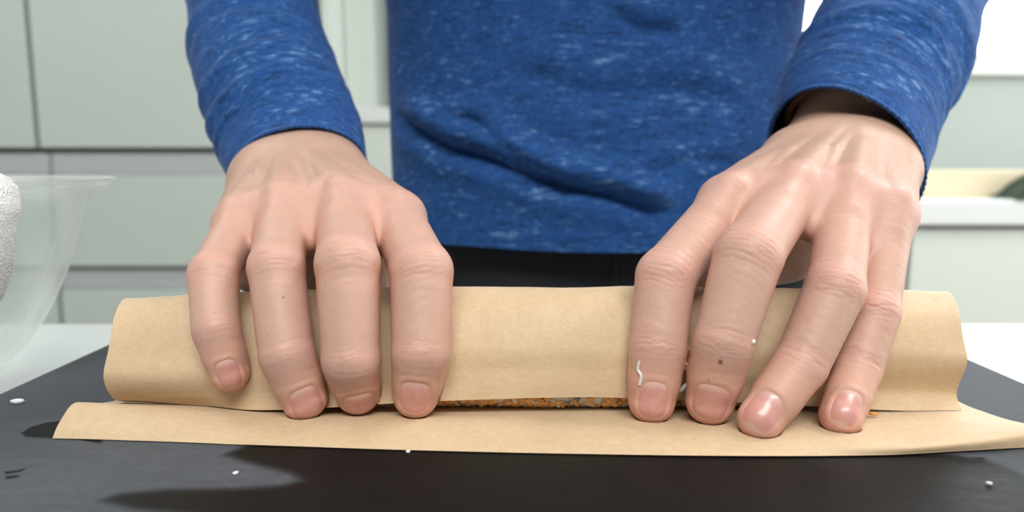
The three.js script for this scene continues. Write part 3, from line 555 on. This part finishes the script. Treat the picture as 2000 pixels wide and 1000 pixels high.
const sleeves = [
  sleeve([ring(588, 346, 34.7, 131, 2.78), ring(574, 284, 36.8, 139, 2.95), ring(549, 220, 38.6, 138, 3.3), ring(526, 160, 40.4, 135, 3.6), ring(508, 90, 42.6, 128, 3.8), ring(494, 0, 45.5, 122, 4.0), [-18.4, 23.5, 50.0, 4.2, 4.2], [-19.5, 27.5, 53.4, 4.5, 4.5], [-17, 36, 52.5, 5.1, 5.1], [-12.5, 45.5, 50, 5.7, 5.9], [-6.5, 51, 49, 5.3, 6.0]],
    [{ s: 3.2, slope: 0.5, ph: 0, a: 0.12, w: 0.3, c: 1.6 }, { s: 4.4, slope: -0.8, ph: 0.8, a: 0.16, w: 0.4, c: 1.9 }, { s: 5.8, slope: -0.9, ph: 0.4, a: 0.18, w: 0.45, c: 2.2 }, { s: 7.4, slope: -0.7, ph: 0.2, a: 0.2, w: 0.5, c: 2.0 }, { s: 9.2, slope: 0.6, ph: 0.9, a: 0.15, w: 0.5, c: 1.2 }, { s: 11, slope: 0.5, ph: 1.5, a: 0.22, w: 0.7, c: 2.6 }], 0.0, 1),
  sleeve([ring(1641, 312, 33.6, 147, 3.5), ring(1666, 222, 36.2, 151, 3.6), ring(1692, 160, 38.2, 149, 3.8), ring(1722, 112, 39.9, 153, 3.9), ring(1742, 66, 41.6, 147, 4.0), ring(1762, 0, 44.0, 142, 4.0), [26.6, 22.6, 47.4, 4.5, 4.3], [28.6, 27, 50.6, 4.8, 4.7], [28, 36, 51, 5.2, 5.2], [25.6, 45.5, 49.8, 5.7, 5.9], [20, 51, 49, 5.3, 6.0]],
    [{ s: 3.0, slope: 0.4, ph: 0, a: 0.1, w: 0.3, c: 1.4 }, { s: 4.6, slope: 0.7, ph: 0.4, a: 0.16, w: 0.4, c: 1.2 }, { s: 6.4, slope: 1.3, ph: 0.6, a: 0.26, w: 0.5, c: 0.9 }, { s: 7.8, slope: -1.0, ph: 0.2, a: 0.24, w: 0.5, c: 1.8 }, { s: 9.2, slope: 1.5, ph: 0.4, a: 0.24, w: 0.55, c: 0.6 }, { s: 11, slope: 0.8, ph: 1.2, a: 0.24, w: 0.7, c: 1.6 }], 0.37, 5),
];
for (const g of sleeves) mesh('sleeve', g.translate(-0.067, 0, 0.58), M.knit, sweater);
// trousers and shoes
{
  M.denim = std({ color: C(0.011, 0.012, 0.016), roughness: 0.9 });
  const f = (() => { const legs = [-1, 1].map((s) => [cone(new THREE.Vector3(6.7 + s * 5, -4, 58.5), 8.6, new THREE.Vector3(6.7 + s * 8, -44, 57), 6.4), cone(new THREE.Vector3(6.7 + s * 8, -44, 57), 6.4, new THREE.Vector3(6.7 + s * 8.5, -84, 59), 4.8)]).flat(); const hip = [cone(new THREE.Vector3(1.4, 3, 58.5), 8.6, new THREE.Vector3(16.4, 3, 58.5), 8.6)]; return (x, y, z) => { let d = 1e9; for (const c of [...legs, ...hip]) d = d > 1e8 ? c(x, y, z) : smin(d, c(x, y, z), 1.6); return Math.max(d, y - 9, -84.5 - y); }; })();
  const m = nets(f, [-16, -86, 44], [30, 11, 73], 0.7);
  const t = put('trousers', toGeometry(m.P, m.I, null, 10), M.denim); t.userData.label = 'black trousers';
  const seam = []; for (let k = 0; k <= 12; k++) { const y = 4 - k; let z = 44; while (z < 60 && f(7.2, y, z) > 0) z += 0.02; seam.push(W(7.2, y, z)); }
  mesh('fly_seam', new THREE.TubeGeometry(new THREE.CatmullRomCurve3(seam), 40, 0.0022, 8).translate(-0.067, 0, 0.58), M.denim, t);
  const pocket = []; for (let k = 0; k <= 10; k++) { const x = 9.4, y = 4 - k * 1.1; let z = 44; while (z < 60 && f(x, y, z) > 0) z += 0.02; pocket.push(W(x, y, z)); }
  mesh('fly_seam', new THREE.TubeGeometry(new THREE.CatmullRomCurve3(pocket), 40, 0.0015, 8).translate(-0.067, 0, 0.58), M.denim, t);
  for (const s of [-1, 1]) { const x = 6.7 + s * 8.5, a = cone(new THREE.Vector3(x, -88.6, 60), 3.9, new THREE.Vector3(x + s, -89.4, 47), 3.4), b = (X, Y, Z) => Math.max(a(X, Y, Z), -91.1 - Y), q = nets(b, [x - 7, -93, 41], [x + 7, -83, 66], 0.5); put('shoe', toGeometry(q.P, q.I, null, 10), std({ color: C(0.05, 0.05, 0.05), roughness: 0.6 })); }
}
// a band under the right cuff
{
  const c = U(1662, 255, 36.5), H = HANDS[1], t = new THREE.Vector3(H.arm[0][0], H.arm[0][1], H.arm[0][2]).sub(U(...H.wrist)).normalize(), w = new THREE.Vector3(1, 0, 0).addScaledVector(t, -t.x).normalize(), n = new THREE.Vector3().crossVectors(w, t); if (n.y < 0) n.negate();
  const pts = []; for (let k = 0; k < 40; k++) { const a = k / 40 * Math.PI * 2; const p = c.clone().addScaledVector(w, Math.cos(a) * 3.12).addScaledVector(n, Math.sin(a) * 2.5 ); pts.push(W(p.x, p.y, p.z)); }
  const b = put('wristband', new THREE.TubeGeometry(new THREE.CatmullRomCurve3(pts, true), 120, 0.0022, 10, true), std({ color: C(0.33, 0.17, 0.1), roughness: 0.5 })); b.userData.label = 'brown wristband under the cuff';
  const e = U(1706, 189, 32.4), g = new THREE.SphereGeometry(0.0032, 20, 14); g.scale(1, 0.75, 0.8); const q = W(e.x, e.y, e.z); g.translate(q.x, q.y, q.z);
  mesh('bead', g.translate(-0.067, 0, 0.58), std({ color: C(0.6, 0.32, 0.2), roughness: 0.4 }), b);
}

// ---------------------------------------------------------------- the paper and the roll in it
const handField = (x, y, z) => { let d = 9; for (const H of HANDS) if (x > H.lo[0] && x < H.hi[0] && y > H.lo[1] && y < H.hi[1] && z > H.lo[2] && z < H.hi[2]) d = Math.min(d, H.field(x, y, z)); return d; };
// profiles in (z, y) cm from the front edge on the board, under the roll, up its back, over the top and down to the loose edge
const PROFILE = [
  { x: -14.2, p: [[21.4, 0.04], [21.75, 0.42], [22.5, 0.8], [23.5, 0.45], [25.2, 0.08], [26.7, 0.35], [27.35, 1.7], [26.9, 3.1], [25.5, 3.62], [24.2, 3.15], [23.45, 2.1], [23.15, 1.4], [23.6, 0.62], [24.25, 0.25]] },
  { x: -11.2, p: [[21.2, 0.04], [21.65, 0.34], [22.5, 0.62], [23.5, 0.35], [25.2, 0.08], [26.8, 0.4], [27.45, 1.9], [26.95, 3.3], [25.5, 3.82], [24.2, 3.3], [23.5, 2.2], [23.2, 1.45], [23.4, 0.75], [23.75, 0.3]] },
  { x: -8.6, p: [[20.95, 0.04], [21.5, 0.28], [22.4, 0.42], [23.5, 0.22], [25.2, 0.08], [26.9, 0.45], [27.5, 2.0], [27.0, 3.45], [25.5, 3.95], [24.2, 3.42], [23.55, 2.3], [23.3, 1.5], [23.2, 0.85], [23.05, 0.38]] },
  { x: -3, p: [[20.5, 0.04], [21.2, 0.22], [22.1, 0.3], [23.5, 0.14], [25.2, 0.06], [26.9, 0.5], [27.5, 2.05], [27.0, 3.5], [25.6, 4.03], [24.3, 3.5], [23.55, 2.4], [23.3, 1.6], [23.15, 1.05], [23.05, 0.66]] },
  { x: 2.5, p: [[20.2, 0.04], [20.9, 0.22], [21.7, 0.3], [23.2, 0.12], [25.2, 0.06], [26.9, 0.5], [27.5, 2.05], [27.0, 3.5], [25.6, 4.05], [24.3, 3.52], [23.6, 2.4], [23.4, 1.6], [23.3, 1.12], [23.25, 0.74]] },
  { x: 7, p: [[20.02, 0.06], [20.7, 0.26], [21.5, 0.3], [23.2, 0.12], [25.2, 0.06], [26.9, 0.5], [27.5, 2.05], [27.0, 3.5], [25.6, 4.02], [24.3, 3.5], [23.6, 2.4], [23.45, 1.6], [23.45, 1.05], [23.4, 0.55]] },
  { x: 11, p: [[20.1, 0.05], [20.25, 0.28], [21.2, 0.34], [23.2, 0.14], [25.2, 0.06], [26.9, 0.5], [27.5, 2.0], [27.0, 3.45], [25.6, 4.0], [24.3, 3.5], [23.6, 2.4], [23.6, 1.5], [23.75, 0.85], [23.5, 0.3]] },
  { x: 13.6, p: [[20.35, 0.08], [20.4, 0.36], [21.2, 0.42], [23.2, 0.18], [25.2, 0.06], [26.9, 0.5], [27.5, 2.0], [27.0, 3.4], [25.6, 3.97], [24.3, 3.5], [23.6, 2.4], [23.55, 1.7], [23.85, 0.75], [23.5, 0.2]] },
  { x: 16.0, p: [[20.6, 0.1], [20.75, 0.52], [21.4, 0.45], [23.2, 0.2], [25.2, 0.06], [26.9, 0.5], [27.5, 1.95], [27.0, 3.35], [25.6, 3.9], [24.3, 3.45], [23.65, 2.4], [23.5, 1.8], [23.9, 0.72], [23.55, 0.18]] },
];
const flat = PROFILE.map((k) => k.p.flat());
function profileAt(x) { let i = 0; while (i < PROFILE.length - 2 && PROFILE[i + 1].x < x) i++; const t = clamp((x - PROFILE[i].x) / (PROFILE[i + 1].x - PROFILE[i].x), 0, 1); const q = catmull(flat, (i + t) / (PROFILE.length - 1)), out = []; for (let k = 0; k < q.length; k += 2) out.push([q[k], q[k + 1]]); return out; }
const rollCentre = (x) => { const p = profileAt(x); return [(p[6][0] + p[10][0]) / 2, (p[8][1] + p[4][1]) / 2]; };
{
  const NU = 560, NV = 240, cache = [];
  for (let i = 0; i <= NU; i++) cache.push(profileAt(lerp(-14.2, 16.0, i / NU)));
  const tex = texture(1024, 1024, true, (u, v) => { const n = pnoise(u * 220, v * 220, 220, 220, 51) * 0.5 + pnoise(u * 90, v * 60, 90, 60, 52) * 0.35 + pnoise(u * 14, v * 12, 14, 12, 53) * 0.3 - 0.55, spot = smooth(pnoise(u * 330, v * 330, 330, 330, 54), 0.86, 1.0); return [0.85 + n * 0.06 + spot * 0.05, 0.742 + n * 0.075 + spot * 0.06, 0.6 + n * 0.085 + spot * 0.07]; });
  const bump = texture(512, 512, false, (u, v) => 0.5 * pnoise(u * 60, v * 50, 60, 50, 55) + 0.5 * pnoise(u * 180, v * 180, 180, 180, 56));
  const at = (u, v, i) => {
    const x0 = lerp(-14.2, 16.0, u), prof = cache[i], [z, y] = catmull(prof, v), front = smooth(v, 0.3, 0.0), over = smooth(v, 0.6, 0.75);
    // the ends are not quite straight, the sheet is slightly skewed, and the paper has soft dents
    let x = x0 * (1 - 0.042 * smooth(v, 0.55, 0.75)) - 0.12 * front * (1 - u) + 0.35 * Math.max(0, u - 0.9) * 10 * front * smooth(v, 0.0, 0.1);
    let p = new THREE.Vector3(x, y, z);
    const [cz, cy] = [25.5, 2.0], out = new THREE.Vector3(0, y - cy, z - cz).normalize();
    if (v > 0.4) p.addScaledVector(out, 0.04 * noise3(x * 0.45, y * 0.7, z * 0.7 + 5) + 0.008 * noise3(x * 1.7, y * 1.5, z * 1.5));
    else p.y += 0.03 * noise3(x * 0.5, z * 0.8, 7) * smooth(v, 0, 0.1);
    for (let k = 0; k < 6; k++) {   // give way to the fingers
      const d = handField(p.x, p.y, p.z); if (d > 0.045) break;
      if (v > 0.4) p.addScaledVector(out, -(0.05 - d) * 0.9); else p.y = Math.max(0.035, p.y - (0.05 - d));
    }
    p.y = Math.max(p.y, v < 0.4 ? 0.035 : 0.06);
    return W(p.x, p.y, p.z);
  };
  // smooth the dents a little so that the paper stretches between the fingers
  const raw = []; for (let j = 0; j <= NV; j++) for (let i = 0; i <= NU; i++) raw.push(at(i / NU, j / NV, i));
  const g = sheet(NU, NV, (u, v, i, j) => raw[j * (NU + 1) + i], 0.00018, (u, v) => [u * 0.302 * 6, v * 0.19 * 6]);
  const paper = mesh('parchment_paper', g, phys({ map: tex, bumpMap: bump, bumpScale: 0.00006, roughness: 0.62, transmission: 0.22, thickness: 0, side: THREE.DoubleSide }));
  tag(paper, 'sheet of brown parchment paper wrapped round the roll with its front lying on the board', 'paper');
}
{
  const o = thing('sushi_roll', 'rice roll coated with toasted sesame seeds showing under the lifted paper edge', 'sushi roll', W(0.9, 0, 25.22));
  const len = 27.4, dark = std({ color: C(0.02, 0.025, 0.018), roughness: 0.7 });
  const R = (th, x) => { const f = smooth(Math.abs(x), 13.7, 13.0), low = Math.atan2(Math.sin(th + 0.72), Math.cos(th + 0.72)); return (1.33 + 0.3 * Math.exp(-((low / 0.38) ** 2)) * smooth(Math.abs(x + 0.6), 10, 8) + 0.06 * noise3(Math.cos(th) * 2, Math.sin(th) * 2, x * 0.6)) * (0.55 + 0.45 * f); };
  mesh('seaweed_core', surface(64, 120, (u, v) => { const th = u * Math.PI * 2, x = (v - 0.5) * len, r = R(th, x) * (v === 0 || v === 1 ? 0.01 : 1); return new THREE.Vector3(x / 100, (1.6 + Math.sin(th) * r) / 100, Math.cos(th) * r / 100); }, true), dark, o);
  const grain = new THREE.SphereGeometry(1, 12, 8); { const p = grain.attributes.position; for (let i = 0; i < p.count; i++) { const x = p.getX(i), t = 1 - 0.18 * x * x; p.setXYZ(i, x * 0.0031, p.getY(i) * 0.00125 * t + 0.0003 * x * x, p.getZ(i) * 0.00125 * t); } grain.computeVertexNormals(); }
  const seed = new THREE.SphereGeometry(1, 12, 8); { const p = seed.attributes.position; for (let i = 0; i < p.count; i++) { const x = p.getX(i), t = 1 - 0.35 * (x * 0.5 + 0.5); p.setXYZ(i, x * 0.0017, p.getY(i) * 0.0006 * t, p.getZ(i) * 0.00105 * t); } seed.computeVertexNormals(); }
  M.rice = phys({ color: C(0.85, 0.85, 0.82), roughness: 0.35, transmission: 0.25, thickness: 0 }); M.sesame = std({ color: C(1, 1, 1), roughness: 0.5 });
  const scatter = (name, g, m, n, out, tint, gate) => {
    const im = new THREE.InstancedMesh(g, m, n), d = new THREE.Object3D(), c = new THREE.Color(); let k = 0;
    while (k < n) {
      const x = -0.6 + (rand() - 0.5) * 18, th = -1.5 + rand() * 1.3; if (gate && rand() > gate(x)) continue;
      const r = R(th, x) + out + rand() * 0.06;
      d.position.set(x / 100, (1.6 + Math.sin(th) * r) / 100, Math.cos(th) * r / 100); d.rotation.set(-th + Math.PI / 2 + (rand() - 0.5) * 0.4, 0, 0); d.rotateY(rand() * 6.28); d.rotateZ((rand() - 0.5) * 0.4); d.updateMatrix(); im.setMatrixAt(k, d.matrix);
      const t = rand(); c.setRGB(...tint(t)); im.setColorAt(k, c); k++;
    }
    im.name = name; im.userData.kind = 'stuff'; im.castShadow = im.receiveShadow = true; o.add(im);
  };
  scatter('cooked_rice', grain, M.rice, 900, 0.1, (t) => [0.75 + 0.2 * t, 0.76 + 0.2 * t, 0.74 + 0.2 * t]);
  scatter('sesame_coating', seed, M.sesame, 1000, 0.21, (t) => [0.55 + 0.3 * t, 0.25 + 0.2 * t, 0.06 + 0.08 * t], (x) => 0.45 + 0.55 * noise3(x * 0.6, 3, 1) ** 2 * 3);
  // single grains and seeds lying about
  const lone = (name, g, m, label, category, at, turn, tint) => { const mm = m.clone(); if (tint) mm.color.setRGB(...tint); const q = mesh(name, g, mm); q.position.copy(at); q.rotation.set(...turn); tag(q, label, category); return q; };
  const gold = [0.55, 0.25, 0.06];
  const onTable = (px, py, y) => { const b = (py - 500) / FOCAL, t = (CAM - y) / (sinP + b * cosP); return W((px - 1000) / FOCAL * t, y, (cosP - b * sinP) * t); };
  lone('rice_grain', grain.clone().scale(0.78, 0.8, 0.8), M.rice, 'single white rice grain on the dark board at the far left', 'rice grain', onTable(34, 784, 0.1), [0, 0.2, 0], [0.85, 0.86, 0.86]);
  lone('rice_crumb', grain.clone().scale(0.3, 0.4, 0.4), M.rice, 'tiny rice crumb on the dark board below the left hand', 'rice crumb', onTable(460, 924, 0.05), [0, 0.8, 0]);
  lone('rice_crumb', grain.clone().scale(0.28, 0.4, 0.4), M.rice, 'tiny rice crumb on the board at the lower right corner', 'rice crumb', onTable(1932, 944, 0.05), [0, -0.6, 0]);
  lone('rice_crumb', grain.clone().scale(0.24, 0.4, 0.4), M.rice, 'tiny rice crumb on the board just below the paper middle', 'rice crumb', onTable(797, 882, 0.05), [0, 0.3, 0]);
  lone('sesame_seed', seed, M.sesame, 'golden sesame seed on the paper right of the little finger', 'sesame seed', onTable(1706, 808, 0.34), [0.2, -0.4, 0.1], gold);
  const onHand = (px, py, lift) => { const a = EYE.clone(), d = U(px, py, 20).sub(EYE).normalize(); for (let k = 0; k < 200; k++) { const e = handField(a.x, a.y, a.z); if (e < 0.003 || a.z > 30) break; a.addScaledVector(d, Math.min(e * 0.8, 0.5)); } a.addScaledVector(d, -lift); return a; };
  const strand = (pts, label) => { const q = pts.map(([x, y]) => { const p = onHand(x, y, 0.03); return W(p.x, p.y, p.z); }); tag(mesh('rice_strand', new THREE.TubeGeometry(new THREE.CatmullRomCurve3(q), 24, 0.0005, 8), M.rice), label, 'rice'); };
  strand([[1249, 704], [1246, 722], [1252, 734], [1249, 752]], 'thin strand of rice stuck beside the right index fingernail');
  for (const [px, py, label] of [[1477, 668, 'tiny rice bit on the side of the right middle finger'], [873, 716, 'tiny rice bit on the side of the left index finger']]) { const p = onHand(px - 6 * Math.sign(px - 1000 - 0.1) * (px > 1000 ? 1 : 1), py, 0.0); lone('rice_crumb', grain.clone().scale(0.3, 0.6, 0.6), M.rice, label, 'rice crumb', W(p.x, p.y, p.z), [0, 0, 0.8]); }
  { const p = U(1335, 757, 23.0); lone('rice_grain', grain.clone().scale(0.75, 0.6, 0.6), M.rice, 'slim rice grain between the right index and middle fingers', 'rice grain', W(p.x, p.y, p.z), [0, 0, 0.85], [0.9, 0.86, 0.84]); }
}

// ---------------------------------------------------------------- bowl and towel at the left
{
  const base = W(-29.6, -1.2, 31), profile = [[0, 0], [5.2, 0], [5.9, 0.25], [6.9, 1.2], [7.9, 2.8], [8.7, 4.6], [9.3, 6.4], [9.75, 7.9], [10.3, 8.45], [10.9, 8.68], [11.05, 8.85], [10.9, 9.02], [10.3, 8.85], [9.7, 8.4], [9.35, 7.9], [8.95, 6.45], [8.35, 4.7], [7.55, 3.0], [6.55, 1.5], [5.6, 0.6], [4.9, 0.4], [0, 0.38]];
  const g = new THREE.LatheGeometry(new THREE.SplineCurve(profile.map(([x, y]) => new THREE.Vector2(Math.max(x, 0.0001) / 100, y / 100))).getPoints(110), 128);
  const b = mesh('glass_bowl', g, M.glass); b.position.copy(base); tag(b, 'clear glass mixing bowl with a flared rim at the left edge', 'bowl');
  const path = [[8.7, 4.6], [9.1, 6.8], [9.45, 8.2], [9.9, 8.85], [10.6, 9.1], [11.35, 8.95], [11.75, 8.3], [11.65, 7.2], [11.35, 5.9], [11.1, 4.7]];
  const t = sheet(60, 90, (u, v) => {
    const [r0, y0] = catmull(path.map((p) => p), v), r = r0 - 0.0, edge = 0.36 + (v > 0.6 ? (v - 0.6) * 0.12 : 0) + 0.02 * noise3(v * 9, 1, 1), phi = lerp(1.75, edge, u), e = Math.sin(Math.min(1, Math.min(u, 1 - u) * 14) * Math.PI / 2);
    const n = 0.1 * noise3(phi * 4, v * 5, 2) + 0.03 * noise3(phi * 60, v * 60, 4) + 0.28 * e;
    return W(-29.6 + (r + n) * Math.cos(phi), -1.2 + y0 + (v > 0.25 && v < 0.65 ? n : 0), 31 - (r + n) * Math.sin(phi));
  }, 0.0022, (u, v) => [u * 8, v * 6]);
  const terry = texture(256, 256, false, (u, v) => pnoise(u * 64, v * 64, 64, 64, 61));
  const tw = mesh('tea_towel', t, std({ color: C(0.93, 0.93, 0.91), roughness: 1, bumpMap: terry, bumpScale: 0.00035, side: THREE.DoubleSide })); tag(tw, 'white terry towel draped over the rim of the glass bowl', 'towel');
}
renderer.render(scene, camera);
